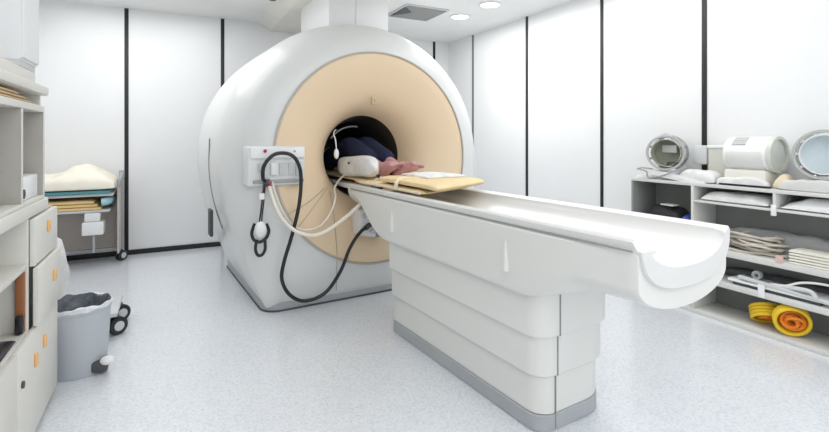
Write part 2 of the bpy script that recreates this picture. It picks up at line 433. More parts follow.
# hull: a boxy skirt over the pedestal that turns into a rounded trough beyond it
def hull_ring(e):
    t = smooth01((e - 1.22) / (1.52 - 1.22))             # 0: round end, 1: boxy
    hwid = .315 if e > 1.3 else .296 + .019 * smooth01((e - .97) / .33)
    zt = .908
    zb = .672 + (.612 - .672) * t
    if e > 2.78: zb = .612 + (.86 - .612) * smooth01((e - 2.78) / .55) ** 1.2
    zs = .785 + (zb + .03 - .785) * t
    zs = min(max(zs, zb + .012), zt - .005)
    n_ = 2.0 + 6 * t
    pts = [Vector((TC - hwid + .012, e, zt)), Vector((TC - hwid, e, zt - .01))]
    for i in range(25):
        a = PI * i / 24; cx = -math.cos(a); sy = math.sin(a)
        x = math.copysign(abs(cx) ** (2 / n_), cx); y = sy ** (2 / n_) if sy > 0 else 0
        pts.append(Vector((TC + x * hwid, e, zs - (zs - zb) * y)))
    pts += [Vector((TC + hwid, e, zt - .01)), Vector((TC + hwid - .012, e, zt))]
    for i in range(25):                                    # hollow inside, so that the trough above stays open
        a = PI * i / 24
        pts.append(Vector((TC + math.cos(a) * hwid * .91, e, zt - .003 - max(.02, min(.098, zt - zb - .02)) * math.sin(a) ** .8)))
    return pts
es = [.978, .986, 1.03] + [1.1 + .04 * i for i in range(13)] + [1.7, 2.2, 2.7] + [2.78 + .055 * i for i in range(11)] + [3.36]
R = [hull_ring(e) for e in es]
for p in R[0]: p.x = TC + (p.x - TC) * .985; p.z = .8 + (p.z - .8) * .97
P('table_body', loft(B(), R), M_TABLE, TB)
b = B()
for sx in (-1, 1): box(b, TC + sx * .3085 - .003, TC + sx * .3085 + .003, .99, 3.37, .9085, .9155, .001)
P('top_joint', b, M_LINE, TB)
# tabletop: trough-shaped carrier
def top_ring(e, k=1.0, dz=0, lip=0.0):
    ho, hi = (.306, .255) if e > 1.2 else (.292 + .014 * (e - .96) / .24, .250)
    zt = .948; zo = .915; pts = []
    for i in range(25):                                    # outer, left to right
        a = PI * i / 24; c = -math.cos(a); y = math.sin(a)
        x = math.copysign(abs(c) ** .8, c)
        pts.append(Vector((TC + x * ho, e, zo - (zo - .752) * y ** .85 * k)))
    pts.append(Vector((TC + ho, e, zt - .008))); pts.append(Vector((TC + ho - .008, e, zt)))
    pts.append(Vector((TC + hi + .02, e, zt - lip)))
    for i in range(25):                                    # inner, right to left
        a = PI * i / 24; c = math.cos(a); y = math.sin(a)
        x = math.copysign(abs(c) ** .9, c)
        pts.append(Vector((TC + x * hi, e, zt - .012 - lip - (.095) * y)))
    pts.append(Vector((TC - hi - .02, e, zt - lip))); pts.append(Vector((TC - ho + .008, e, zt))); pts.append(Vector((TC - ho, e, zt - .008)))
    return pts
R = []
for e, lip in ((.962, .012), (.967, .008), (.982, .006), (1.0, .002), (1.006, 0), (1.03, 0), (1.06, 0), (1.12, 0), (1.6, 0), (2.4, 0), (3.0, 0), (3.40, 0), (3.43, 0)):
    R.append(top_ring(e, lip=lip))
for p in R[0]: p.x = TC + (p.x - TC) * .985; p.z = .84 + (p.z - .84) * .96
for q in (0, 1, 2):                                       # the near lip steps down at the very end
    for p in R[q]:
        if p.z > .905 and p.x < TC - .2: p.z = .905 + (p.z - .905) * .2; p.x += .03 * (p.x > TC - .28)
P('tabletop', loft(B(), R), M_TOP, TB, 'white trough-shaped top')
for e in (2.69, 1.615):
    b = B()
    pts = [(1.471, e - .022, .70 if e < 2 else .695), (1.471, e + .022, .705), (1.471, e + .014, .825), (1.471, e - .002, .835)]
    loft(b, [[Vector(p) for p in pts], [Vector((1.452 if i < 2 else 1.462, p[1] * .5 + (e) * .5, p[2])) for i, p in enumerate(pts)]])
    P('side_grip', b, M_TABLE, TB)
P('dock_latch', box(B(), 1.50, 1.54, 3.425, 3.47, .895, .94, .01), M_GREY, TB, 'grey latch at the bore end')

# ------------------------------------------------------------------ pads and covers on the table
def padshape(bm, x0, x1, e0, e1, z0, z1, seed, wob=.006, skew=0.0, droop=0.0):
    """long thin pad, narrower where it runs into the bore"""
    rings = []
    n = 40
    for j in range(n + 1):
        e = e0 + (e1 - e0) * j / n
        a, b_ = x0, x1
        if e > 3.3:
            t = smooth01((e - 3.3) / .35); a = a + (TC - .185 - a) * t; b_ = b_ + (TC + .185 - b_) * t
        end = min(1, max(.15, math.sqrt(max(0, 1 - (1 - min(1, (e - e0) / .05)) ** 2))))
        c = (a + b_) / 2; h = (b_ - a) / 2 * (.97 + .03 * end); r_ = []
        for i in range(28):
            t = 2 * PI * i / 28; cx = math.cos(t); sy = math.sin(t)
            x = math.copysign(abs(cx) ** .35, cx); y = math.copysign(abs(sy) ** .5, sy)
            w = wob * noise.noise(Vector((c + x * h, e * 4, seed))) * (1.5 if y > 0 else .3)
            r_.append(Vector((c + x * h, e + skew * (c + x * h - x0) * (1 - min(1, (e - e0) / .7)), (z0 + z1) / 2 + y * (z1 - z0) / 2 * end + w - droop * (1 - min(1, (e - e0) / .35)) ** 2)))
        rings.append(r_)
    return loft(bm, rings)
mp = T('table_pad', 'yellow foam pad running from the table into the scanner bore', 'pad', (TC, 3.0, .95), 't')
P('pad_body', padshape(B(), 1.515, 2.05, 2.38, 4.95, .951, .984, 1, wob=.004, skew=.40), M_YELPAD, mp)
P('strap', tube(B(), [(1.506, 2.70, .965), (1.508, 2.70, 1.01), (1.56, 2.72, 1.035), (1.62, 2.75, 1.03)], .013, 8, 6), M_CREAM, mp, 'cream strap end')
P('pad_edge', tube(B(), [(1.513, 2.42, .967), (1.512, 2.9, .970), (1.512, 3.28, .968)], .009, 8, 6), M_CREAM, mp)
b = B()
padshape(b, 1.525, 2.075, 2.255, 2.98, .990, 1.032, 5, .006, skew=.42, droop=.006)
S('folded_pad', b, M_YELPAD, 'folded yellow pad lying free on the middle of the white table', 'pad', (1.79, 2.5, .985), 't')
b = B(); slab(b, 1.70, 2.02, 2.62, 2.98, 1.032, 1.052, .4, 4, p=5)
S('paper_sheet', b, M_WCLOTH, 'crumpled white sheet on the yellow pads beside the bare feet', 'sheet', (1.88, 2.75, 1.012), 't')
b = B()
# white soft pad beside the shins
rings = []
for j in range(13):
    t = j / 12; e = 3.15 + .75 * t; s_ = (max(0.02, 1 - abs(2 * t - 1) ** 5)) ** .5
    c_ = []
    for i in range(24):
        a = 2 * PI * i / 24; x = math.copysign(abs(math.cos(a)) ** .6, math.cos(a)); z = math.copysign(abs(math.sin(a)) ** .6, math.sin(a))
        c_.append(Vector((1.585 + .035 * t + .010 * math.sin(5 * t) + x * .060 * s_, e, 1.072 + z * .084 * s_ + .010 * math.sin(6 * t))))
    rings.append(c_)
wp = T('shin_pad', 'white bolster pad lying against the shins at the bore mouth', 'pad', (1.585, 3.4, .983), 't')
P('cushion', loft(b, rings), M_WCLOTH, wp)
P('plug', lathe(B(), [(0, 0), (.014, 0), (.014, .012), (0, .012)], (1.60, 3.152, 1.02), (0, -1, 0), 12), M_BLACK, wp, 'black plug on the pad end')
P('plug', lathe(B(), [(0, 0), (.01, 0), (.01, .01), (0, .01)], (1.53, 3.52, 1.10), (-1, 0, .3), 12), M_DARK, wp)

# ------------------------------------------------------------------ the person in the bore
def remesh(name, bm, voxel, parent, m, label=None, smooth_it=2):
    me = bpy.data.meshes.new(name); bmesh.ops.recalc_face_normals(bm, faces=bm.faces[:]); bm.to_mesh(me); bm.free()
    o = bpy.data.objects.new(name, me); COL.objects.link(o)
    r = o.modifiers.new('r', 'REMESH'); r.mode = 'VOXEL'; r.voxel_size = voxel
    s_ = o.modifiers.new('s', 'SMOOTH'); s_.factor = .5; s_.iterations = smooth_it
    dg = bpy.context.evaluated_depsgraph_get(); dg.update()
    nm = bpy.data.meshes.new_from_object(o.evaluated_get(dg))
    bpy.data.objects.remove(o); bpy.data.meshes.remove(me)
    b2 = B(); b2.from_mesh(nm); bpy.data.meshes.remove(nm)
    return P(name, b2, m, parent, label, sharp=80)
def limb(bm, pts, rs, n=6, seg=14):
    sp = spline(pts, n); N = len(sp) - 1
    def rad(t):
        f = t * (len(rs) - 1); i = min(int(f), len(rs) - 2); return rs[i] + (rs[i + 1] - rs[i]) * (f - i)
    tube(bm, sp, rad, seg=seg, smooth=False)
    sphere(bm, sp[0], rs[0], rs[0], rs[0], 14, 8); sphere(bm, sp[-1], rs[-1], rs[-1], rs[-1], 14, 8)
PE = T('person', 'person lying in the scanner bore, navy trousers and bare feet showing', 'person', (1.78, 4.2, .98), 't')
hipL, kneeL, ankL = (1.70, 4.36, 1.09), (1.70, 3.90, 1.23), (1.735, 3.36, 1.07)
hipR, kneeR, ankR = (1.87, 4.36, 1.09), (1.845, 3.88, 1.235), (1.865, 3.30, 1.07)
b = B()
limb(b, [(1.785, 4.33, 1.09), (1.785, 4.55, 1.095), (1.785, 4.72, 1.10)], [.115, .115, .12])
sphere(b, (1.785, 4.38, 1.09), .165, .13, .10); sphere(b, (1.785, 4.68, 1.10), .165, .15, .105)
limb(b, [(1.785, 4.78, 1.09), (1.785, 4.88, 1.10)], [.055, .05])
sphere(b, (1.785, 4.975, 1.115), .075, .105, .092); sphere(b, (1.785, 4.955, 1.20), .016, .022, .022)   # head and nose
sphere(b, (1.785, 4.90, 1.185), .024, .012, .012)
for sx in (-1, 1):
    sphere(b, (1.785 + sx * .077, 4.975, 1.11), .012, .03, .022)
    sphere(b, (1.785 + sx * .03, 4.985, 1.195), .016, .011, .009)
    limb(b, [(1.785 + sx * .17, 4.74, 1.09), (1.785 + sx * .20, 4.50, 1.08), (1.785 + sx * .13, 4.30, 1.17)], [.05, .042, .03])
    hx = 1.785 + sx * .11
    sphere(b, (hx, 4.25, 1.20), .03, .045, .016)
    for q, (dx, ln) in enumerate(((-.022, .055), (-.008, .065), (.008, .06), (.022, .045))):
        limb(b, [(hx + dx, 4.22, 1.205), (hx + dx * 1.2 - sx * .01, 4.22 - ln * .6, 1.205), (hx + dx * 1.2 - sx * .015, 4.22 - ln, 1.192)], [.009, .008, .007], 3, 8)
    limb(b, [(hx - sx * .025, 4.26, 1.20), (hx - sx * .05, 4.225, 1.20), (hx - sx * .055, 4.20, 1.195)], [.011, .009, .008], 3, 8)
for hip, knee, ank, out in ((hipL, kneeL, ankL, -1), (hipR, kneeR, ankR, 1)):
    limb(b, [hip, tuple((hip[i] + knee[i]) / 2 for i in range(3)), knee, tuple(knee[i] * .65 + ank[i] * .35 + (0, 0, -.012)[i] for i in range(3)), ank], [.085, .075, .056, .055, .034])
def foot(b, ank, yaw, lean):
    """bare foot: heel on the pad, sole towards the foot end of the table, toes fanned"""
    A = Vector(ank); K = 1.48
    f = Vector((math.sin(yaw) * .8, -.66, .36)).normalized()   # heel -> toes
    up = Vector((math.sin(yaw) * -.2, .5, .8)); up = (up - f * up.dot(f)).normalized()   # instep side
    sd = f.cross(up).normalized()
    if lean: 
        q = Matrix.Rotation(lean, 3, f); up = q @ up; sd = q @ sd
    def pt(a, s_, u): return A + f * (a * .98) + sd * (s_ * K) + up * (u * K)
    limb(b, [A, pt(-.02, 0, -.02)], [.042, .042], 3)
    limb(b, [pt(-.035, 0, -.04), pt(.05, .008, -.032), pt(.125, .014, -.032)], [.038, .042, .040], 5)
    limb(b, [pt(.0, -.004, -.005), pt(.06, -.010, -.012), pt(.125, -.018, -.030)], [.043, .040, .033], 5)
    for q, (s_, ln, r) in enumerate(((-.032, .058, .0155), (-.010, .052, .0115), (.008, .046, .011), (.024, .038, .0105), (.038, .028, .0098))):
        limb(b, [pt(.125, s_ * .8, -.034), pt(.125 + ln * .6, s_, -.03), pt(.125 + ln, s_ * 1.05, -.036)], [r * 1.2, r * 1.15, r * 1.1], 4, 10)
foot(b, ankL, .30, .15)
foot(b, ankR, .72, -.1)
remesh('body', b, .0065, PE, M_SKIN)
b = B()
for hip, knee, ank in ((hipL, kneeL, ankL), (hipR, kneeR, ankR)):
    cuff = tuple(knee[i] * .36 + ank[i] * .64 for i in range(3))
    limb(b, [(hip[0], hip[1] + .04, hip[2]), tuple((hip[i] + knee[i]) / 2 for i in range(3)), knee, tuple((knee[i] + cuff[i]) / 2 for i in range(3)), cuff], [.105, .094, .082, .085, .074])
sphere(b, (1.785, 4.40, 1.085), .18, .15, .112)
remesh('trousers', b, .009, PE, M_NAVY, 'navy trousers')
b = B(); sphere(b, (1.785, 4.68, 1.10), .178, .2, .118)
limb(b, [(1.785, 4.45, 1.09), (1.785, 4.78, 1.09)], [.128, .09])
for sx in (-1, 1): limb(b, [(1.785 + sx * .17, 4.74, 1.09), (1.785 + sx * .195, 4.58, 1.085)], [.06, .058])
remesh('shirt', b, .011, PE, M_NAVY, 'navy top')
b = B(); sphere(b, (1.785, 5.0, 1.10), .081, .098, .09)
P('hair', b, M_HAIR, PE, 'dark hair')

# ------------------------------------------------------------------ cables and hand-held bulbs
b = tube(B(), [(.852, 3.44, .985), (.82, 3.40, 1.02), (.822, 3.38, 1.106), (.875, 3.37, 1.176), (.936, 3.36, 1.196), (1.008, 3.36, 1.181), (1.062, 3.37, 1.121), (1.088, 3.38, 1.01), (1.073, 3.38, .814), (1.024, 3.39, .598), (.969, 3.40, .408), (.954, 3.40, .28), (1.015, 3.41, .159), (1.128, 3.41, .095), (1.283, 3.41, .128), (1.401, 3.40, .272), (1.479, 3.39, .449), (1.56, 3.385, .559), (1.65, 3.40, .605)], .0135, 12, 8)
kc = T('power_cable', 'thick black cable looping from the scanner panel down to the socket', 'cable', (1.0, 3.4, .08), 't')
P('cable', b, M_BLACK, kc)
P('cable_plug', tube(B(), [(1.615, 3.392, .59), (1.66, 3.405, .61)], .021, 12, 2), M_DARK, kc)
P('cable_plug', lathe(B(), [(0, 0), (.02, 0), (.02, .045), (.012, .06), (0, .06)], (.853, 3.455, .985), (0, -1, .1), 14), M_DARK, kc)
t1 = T('air_hose', 'thicker cream hose drooping from the scanner panel across to the table pad', 'hose', (1.2, 3.3, .6), 't')
P('hose', tube(B(), [(.868, 3.44, .975), (.904, 3.40, .824), (.967, 3.37, .701), (1.064, 3.33, .619), (1.203, 3.30, .602), (1.391, 3.28, .706), (1.535, 3.26, .833), (1.60, 3.18, .985), (1.63, 3.13, 1.0)], .0135, 12, 8), M_TUBE, t1)
P('coupling', tube(B(), [(.862, 3.455, 1.0), (.87, 3.43, .955)], .019, 12, 2), M_RED, t1, 'dark red coupling')
S('signal_lead', tube(B(), [(.90, 3.445, .985), (.905, 3.42, .93), (.953, 3.42, .796), (1.033, 3.42, .673), (1.131, 3.42, .62), (1.251, 3.43, .636), (1.343, 3.44, .733), (1.388, 3.46, .84), (1.42, 3.56, .90), (1.50, 3.66, .955), (1.56, 3.70, .99)], .0075, 8, 8), M_TUBE, 'thin cream lead hanging between the scanner panel and the bore mouth', 'lead', (1.13, 3.42, .62), 't')
pb = T('squeeze_bulb', 'white call bulb hanging on a black cord from the scanner panel', 'call bulb', (.807, 3.43, .45), 't')
P('bulb', sphere(B(), (.806, 3.415, .655), .042, .03, .058), M_WHITE, pb)
P('cord', tube(B(), [(.842, 3.45, .98), (.826, 3.432, .90), (.815, 3.43, .80), (.803, 3.43, .71)], .006, 8, 6), M_BLACK, pb, 'black cord')
P('cord', tube(B(), [(.848, 3.45, .98), (.838, 3.436, .88), (.826, 3.435, .78), (.818, 3.43, .71)], .005, 8, 6), M_BLACK, pb)
P('cord_loop', tube(B(), [(.770, 3.43, .70), (.750, 3.43, .635), (.765, 3.43, .585), (.806, 3.43, .565), (.850, 3.43, .59), (.868, 3.43, .64), (.850, 3.43, .69)], .0115, 10, 6), M_BLACK, pb, 'black loop round the bulb')
P('cord_loop', tube(B(), [(.785, 3.43, .585), (.775, 3.43, .52), (.79, 3.43, .475), (.82, 3.43, .472), (.842, 3.43, .51), (.84, 3.43, .58)], .011, 10, 6), M_BLACK, pb)
P('cord_clip', box(B(), .80, .838, 3.42, 3.445, .865, .91, .006), M_WHITE, pb)
hb = T('hand_bulb', 'white hand bulb hanging on a thin lead at the mouth of the bore', 'call bulb', (1.42, 3.62, 1.14), 't')
P('bulb', sphere(B(), (1.452, 3.60, 1.175), .02, .02, .042), M_WHITE, hb)
P('lead', tube(B(), [(1.452, 3.60, 1.21), (1.447, 3.605, 1.28), (1.46, 3.68, 1.345), (1.52, 3.78, 1.372)], .005, 8, 6), M_WHITE, hb)

# ------------------------------------------------------------------ shaft and ceiling fittings
sh = T('service_shaft', 'white boxed shaft rising from the scanner top to the ceiling', 'service shaft', (1.75, 4.3, 2.3), 't')
P('casing', box(B(), 1.56, 2.17, 4.05, 4.85, 2.30, 2.748, .008), M_WALL, sh)
P('casing_joint', box(B(), 1.825, 1.829, 4.046, 4.052, 2.31, 2.748, 0), M_LGREY, sh)
vt = T('ceiling_vent', 'square grey air vent in the ceiling beside the white shaft', 'vent', (2.53, 4.75, 2.75))
P('frame', box(B(), 2.26, 2.80, 4.53, 5.07, 2.735, 2.7495, .004), M_LGREY, vt)
P('grille', box(B(), 2.285, 2.775, 4.555, 5.045, 2.728, 2.738, .003), M_VENT, vt)
P('dark_flap', prism(B(), [(2.285, 4.60, 2.728), (2.42, 4.74, 2.715), (2.285, 5.0, 2.728)], (0, 0, .01)), M_DARK, vt)
for x, y, lab in ((3.06, 4.72, 'round recessed ceiling light nearer the grey vent'), (3.07, 4.144, 'round recessed ceiling light farther from the grey vent')):
    L = T('ceiling_light', lab, 'ceiling light', (x, y, 2.75), group='recessed ceiling lights')
    P('ring', lathe(B(), [(.12, 0), (.125, -.012), (.10, -.016), (.095, -.004)], (x, y, 2.75), 'z', 28, closed=True), M_WHITE, L)
    P('lens', lathe(B(), [(0, -.005), (.097, -.005), (.097, -.002), (0, -.002)], (x, y, 2.75), 'z', 28), M_LAMP, L)
S('smoke_detector', lathe(B(), [(0, -.045), (.03, -.045), (.05, -.03), (.055, 0), (0, 0)], (.93, 4.93, 2.75), 'z', 24), M_DARK, 'small black fitting on the ceiling beside the slanting beam', 'ceiling fitting', (.93, 4.93, 2.75))

# ------------------------------------------------------------------ open storage shelf on the right
XS, XB2 = 3.47, 3.775
SH = T('storage_shelf', 'long low grey open shelf unit along the white right wall', 'shelf unit', (3.6, 1.65, 0))
Y0, Y1 = .58, 2.70
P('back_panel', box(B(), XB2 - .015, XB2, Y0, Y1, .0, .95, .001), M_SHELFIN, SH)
P('top_board', box(B(), XS, XB2, Y0, Y1, .945, .97, .003), M_SHELF, SH)
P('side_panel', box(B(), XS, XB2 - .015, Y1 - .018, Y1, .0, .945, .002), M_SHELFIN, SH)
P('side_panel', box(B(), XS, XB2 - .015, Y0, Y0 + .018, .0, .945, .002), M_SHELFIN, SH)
P('bottom_board', box(B(), XS, XB2 - .015, Y0 + .02, Y1 - .02, .0, .03, .003), M_SHELF, SH)
P('divider', box(B(), XS, XB2 - .015, 2.168, 2.186, .03, .945, .002), M_SHELF, SH)
P('divider', box(B(), XS, XB2 - .015, 1.628, 1.646, .845, .945, .002), M_SHELF, SH)
P('divider', box(B(), XS, XB2 - .015, 1.09, 1.108, .03, .945, .002), M_SHELF, SH)
for za, zb in ((.827, .843), (.468, .51), (.245, .285)):
    P('shelf_board', box(B(), XS, XB2 - .015, 1.11, 2.166, za, zb, .003), M_SHELF, SH)
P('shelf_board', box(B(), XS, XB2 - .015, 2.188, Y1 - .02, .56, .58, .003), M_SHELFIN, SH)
P('hook', box(B(), XS - .012, XS + .002, 1.622, 1.652, .80, .87, .004), M_WHITE, SH)

# things on top of the shelf
def birdcage(name, label, c, R_, ln, bars, m_ring, m_bar, cover=None, dirn=(1, 0, 0), group=None, plate=None):
    t = T(name, label, 'MRI coil', (c[0], c[1], c[2] - R_), group=group)
    ax = Vector(dirn).normalized(); C = Vector(c)
    for h in (0, ln):
        prof_ = [(R_, h - .012), (R_ + .004, h), (R_, h + .012), (R_ - .013, h + .012), (R_ - .016, h), (R_ - .013, h - .012)]
        P('end_ring', lathe(B(), prof_, c, dirn, 40, closed=True), m_ring, t)
    u = Vector((0, 0, 1)); w = ax.cross(u).normalized()
    for i in range(bars):
        a = 2 * PI * (i + .5) / bars; d = u * math.cos(a) + w * math.sin(a)
        p0 = C + d * (R_ - .012); p1 = p0 + ax * ln
        P('bar', tube(B(), [p0, p1], .010, 8, 1, smooth=False), m_bar, t)
    if cover:
        P('liner', lathe(B(), [(R_ - .03, .005), (R_ - .03, ln), (R_ - .034, ln), (R_ - .034, .005)], c, dirn, 40, closed=True), cover, t)
        P('end_plate', lathe(B(), [(0, ln - .002), (R_ - .032, ln - .002), (R_ - .032, ln + .004), (0, ln + .004)], c, dirn, 40), plate or cover, t)
    return t
kt = birdcage('knee_coil', 'round cage coil with pale green lining, farthest along the shelf top', (3.49, 2.405, 1.185), .138, .20, 8, M_RING, M_GREY, M_GLASSG, (.88, .42, 0))
P('peak', prism(B(), [(3.465, 2.46, 1.312), (3.485, 2.40, 1.347), (3.505, 2.345, 1.312), (3.485, 2.40, 1.322)], (.018, .009, 0)), M_LGREY, kt)
P('connector_box', box(B(), 3.62, 3.72, 2.16, 2.27, 1.10, 1.245, .015), M_LGREY, kt)
P('window', box(B(), 3.60, 3.615, 2.385, 2.51, 1.185, 1.245, .004), M_WHITE, kt)
P('dark_pad', box(B(), 3.52, 3.57, 2.335, 2.42, 1.078, 1.115, .012), M_DARK, kt)
P('foot', box(B(), 3.50, 3.70, 2.33, 2.47, .972, 1.062, .012), M_LGREY, kt)
b = B(); slab(b, 3.475, 3.60, 2.53, 2.66, .97, 1.0, .2, 2, p=5); 
S('folded_towel', b, M_WCLOTH, 'small folded white towel at the far end of the shelf top', 'towel', (3.54, 2.6, .97))
tr = T('coil_cradle', 'flat white cradle with a dark rim beside the round cage coil', 'cradle', (3.55, 2.3, .97))
P('plate', box(B(), 3.475, 3.495, 2.08, 2.52, .972, 1.02, .008, rot=((3.48, 2.3, .995), Matrix.Rotation(.14, 3, 'X'))), M_WHITE, tr)
P('rim', tube(B(), [(3.472, 2.645, 1.045), (3.472, 2.56, 1.03), (3.472, 2.54, .985), (3.472, 2.43, 1.0), (3.47, 2.30, 1.055), (3.47, 2.22, 1.075)], .006, 8, 6), M_GREY, tr, 'dark curved rim')
P('rim', tube(B(), [(3.472, 2.645, 1.045), (3.50, 2.62, 1.055), (3.52, 2.54, 1.05)], .006, 8, 6), M_GREY, tr)
b = B(); slab(b, 3.475, 3.62, 2.02, 2.30, .97, 1.06, .25, 8, p=3)
S('white_bag', b, M_WCLOTH, 'crumpled white bag on the shelf top below the clear box', 'bag', (3.55, 2.15, .97))
cb = T('clear_box', 'pale see-through plastic box between the two round coils', 'box', (3.67, 2.07, .97))
P('box_body', box(B(), 3.62, 3.74, 1.985, 2.15, .972, 1.235, .012), mat('pale_clear', (.64, .64, .58), .25), cb)
P('lid', box(B(), 3.612, 3.748, 1.98, 2.155, 1.225, 1.25, .008), M_WHITE, cb)
# middle drum coil
dc = T('drum_coil', 'white drum-shaped coil lying on its side with an open pale end', 'MRI coil', (3.61, 1.84, .97))
P('drum', lathe(B(), [(.098, 0), (.118, 0), (.122, .01), (.122, .27), (.11, .285), (0, .285)][0:4] + [(.115, .285), (.09, .285)], (3.615, 1.69, 1.19), 'y', 40), M_WHITE, dc)
P('end_ring', lathe(B(), [(.124, -.015), (.127, 0), (.124, .015), (.104, .015), (.101, 0), (.104, -.015)], (3.615, 1.685, 1.19), 'y', 40, closed=True), mat('drum_ring', (.66, .68, .61), .25), dc)
P('belly_band', lathe(B(), [(.1222, .03), (.1235, .04), (.1235, .25), (.1222, .26)], (3.615, 1.69, 1.183), 'y', 40, closed=True), mat('drum_band', (.74, .75, .72), .3), dc)
P('end_disc', lathe(B(), [(0, -.002), (.097, -.002), (.097, .004), (0, .004)], (3.615, 1.688, 1.19), 'y', 32), mat('disc', (.72, .74, .68), .3), dc)
b = B()
for i in range(10):
    pass
arc_ = [(3.615 + .1235 * math.cos(a), 1.19 + .1235 * math.sin(a)) for a in [PI * (.60 + .24 * i / 8) for i in range(9)]]
vv = [[b.verts.new((x, y, z)) for x, z in arc_] for y in (1.83, 1.92)]
for i in range(8): b.faces.new((vv[0][i], vv[0][i + 1], vv[1][i + 1], vv[1][i]))
P('printed_label', b, M_PRINT, dc, 'grey printed patch')
P('cradle', box(B(), 3.50, 3.73, 1.70, 1.97, .972, 1.085, .02), mat('drum_base', (.80, .77, .71), .5), dc, 'cream base of the drum')
b = B(); slab(b, 3.475, 3.52, 1.68, 2.0, .97, 1.03, .3, 3, p=4)
S('paper_wrap', b, M_WCLOTH, 'crumpled white paper along the shelf edge before the drum coil', 'paper', (3.5, 1.85, .97))
S('dark_tray', box(B(), 3.472, 3.478, 1.655, 1.985, .972, .985, .002), M_BLACK, 'thin black strip under the white drum coil', 'tray', (3.475, 1.82, .972))
b = B(); slab(b, 3.50, 3.60, 1.565, 1.66, .97, 1.07, .3, 5, p=2.4)
S('cream_pouch', b, M_CREAM, 'small cream pouch standing between the drum coil and blue-lined coil', 'pouch', (3.55, 1.61, .97))
ht = birdcage('head_coil', 'large round grey-rimmed coil with pale blue lining on the shelf top', (3.52, 1.395, 1.20), .152, .12, 10, M_RING, M_WHITE, M_WHITE, (.9, .25, 0), plate=M_PALEB)
P('foot', box(B(), 3.52, 3.72, 1.31, 1.47, .972, 1.07, .015), M_LGREY, ht)
b = B(); slab(b, 3.475, 3.515, 1.30, 1.62, .97, 1.045, .35, 9, p=3)
S('grey_cloth', b, mat('pale_grey_cloth', (.66, .66, .64), .9, bump=.3, bscale=22), 'pale grey cloth heaped before the blue-lined coil', 'cloth', (3.5, 1.46, .97))

# things in the cells
b = B(); slab(b, 3.50, 3.72, 2.30, 2.60, .58, .76, .3, 4, p=2.6)
S('black_bag', b, mat('black_cloth', (.02, .02, .025), .7, bump=.4, bscale=20), 'soft black bag in the dark end cell of the shelf', 'bag', (3.6, 2.45, .58))
b = B(); slab(b, 3.485, 3.66, 2.20, 2.31, .58, .715, .3, 14, p=2.4)
S('blue_bag', b, M_BLUEBAG, 'small dark blue bag beside the black bag', 'bag', (3.57, 2.26, .58))
S('grey_card', box(B(), 3.52, 3.60, 2.36, 2.47, .763, .775, .003), M_LGREY, 'grey card lying on the soft black bag', 'card', (3.56, 2.41, .76))
b = B(); slab(b, 3.485, 3.74, 1.68, 2.12, .844, .915, .28, 21, p=2.6)
S('folded_sheet', b, M_WCLOTH, 'folded white sheet in the narrow top cell under the drum coil', 'sheet', (3.6, 1.9, .844))
b = B(); slab(b, 3.485, 3.74, 1.14, 1.61, .844, .912, .45, 33, p=2.2)
S('plastic_bag', b, mat('plastic_white', (.80, .82, .83), .3, bump=.6, bscale=16), 'crumpled white plastic bag in the narrow top cell nearest the room front', 'bag', (3.6, 1.4, .844))
b = B()
rnd = random.Random(5)
for q in range(15):
    cx, cy = 3.60 + rnd.uniform(-.02, .02), 1.84 + rnd.uniform(-.07, .07); R1, R2 = rnd.uniform(.06, .10), rnd.uniform(.10, .21)
    z = .523 + q * .0075; ph = rnd.uniform(0, 6)
    pts = [(cx + R1 * math.cos(2 * PI * k_ / 12), cy + R2 * math.sin(2 * PI * k_ / 12), z + .012 * math.sin(2 * PI * k_ / 12 * 2 + ph) + .006) for k_ in range(13)]
    tube(b, pts, .0085, 7, 4)
S('cable_bundle', b, M_CABLEB, 'tangled bundle of beige cables on the shelf board', 'cables', (3.6, 1.86, .51))
b = B(); slab(b, 3.62, 3.75, 1.2, 2.1, .51, .665, .18, 40, p=3)
S('grey_pad', b, mat('grey_foam', (.36, .37, .37), .9, bump=.2), 'long grey foam pad lying behind the beige cables', 'pad', (3.68, 1.65, .51))
b = B()
for q in range(5):
    slab(b, 3.475, 3.61, 1.16, 1.56, .511 + q * .018, .528 + q * .018, .12, 50 + q, p=6, nx=14, ny=18)
S('folded_gown', b, mat('ivory_cloth', (.80, .77, .68), .9, bump=.25), 'folded ivory gown beside the beige cables', 'gown', (3.54, 1.36, .51))
S('pink_tag', box(B(), 3.468, 3.472, 1.585, 1.63, .50, .545, .001), mat('pink_paper', (.72, .48, .44), .8), 'small pink tag hanging between cables and ivory gown', 'tag', (3.47, 1.61, .5))
cp2 = T('surface_coil', 'flat white surface coil with a bar and strap on the second board', 'MRI coil', (3.55, 1.65, .285))
P('plate', box(B(), 3.475, 3.66, 1.36, 1.93, .306, .326, .01), M_WHITE, cp2)
P('bar', box(B(), 3.472, 3.50, 1.15, 1.86, .326, .352, .008, rot=((3.48, 1.7, .335), Matrix.Rotation(.06, 3, 'X'))), M_LGREY, cp2)
P('strap', box(B(), 3.462, 3.471, 1.69, 1.73, .25, .335, .003), M_WHITE, cp2, 'white strap over the edge')
P('hose', tube(B(), [(3.50, 1.67, .345), (3.49, 1.58, .36), (3.49, 1.50, .40), (3.50, 1.40, .418), (3.53, 1.25, .41), (3.58, 1.15, .37)], .0075, 8, 6), M_WHITE, cp2)
P('hose', tube(B(), [(3.495, 1.60, .345), (3.48, 1.50, .362), (3.478, 1.44, .36), (3.478, 1.42, .33), (3.485, 1.46, .328)], .014, 8, 6), M_LGREY, cp2)
P('foot', box(B(), 3.49, 3.65, 1.40, 1.90, .286, .308, .004), M_DARK, cp2)
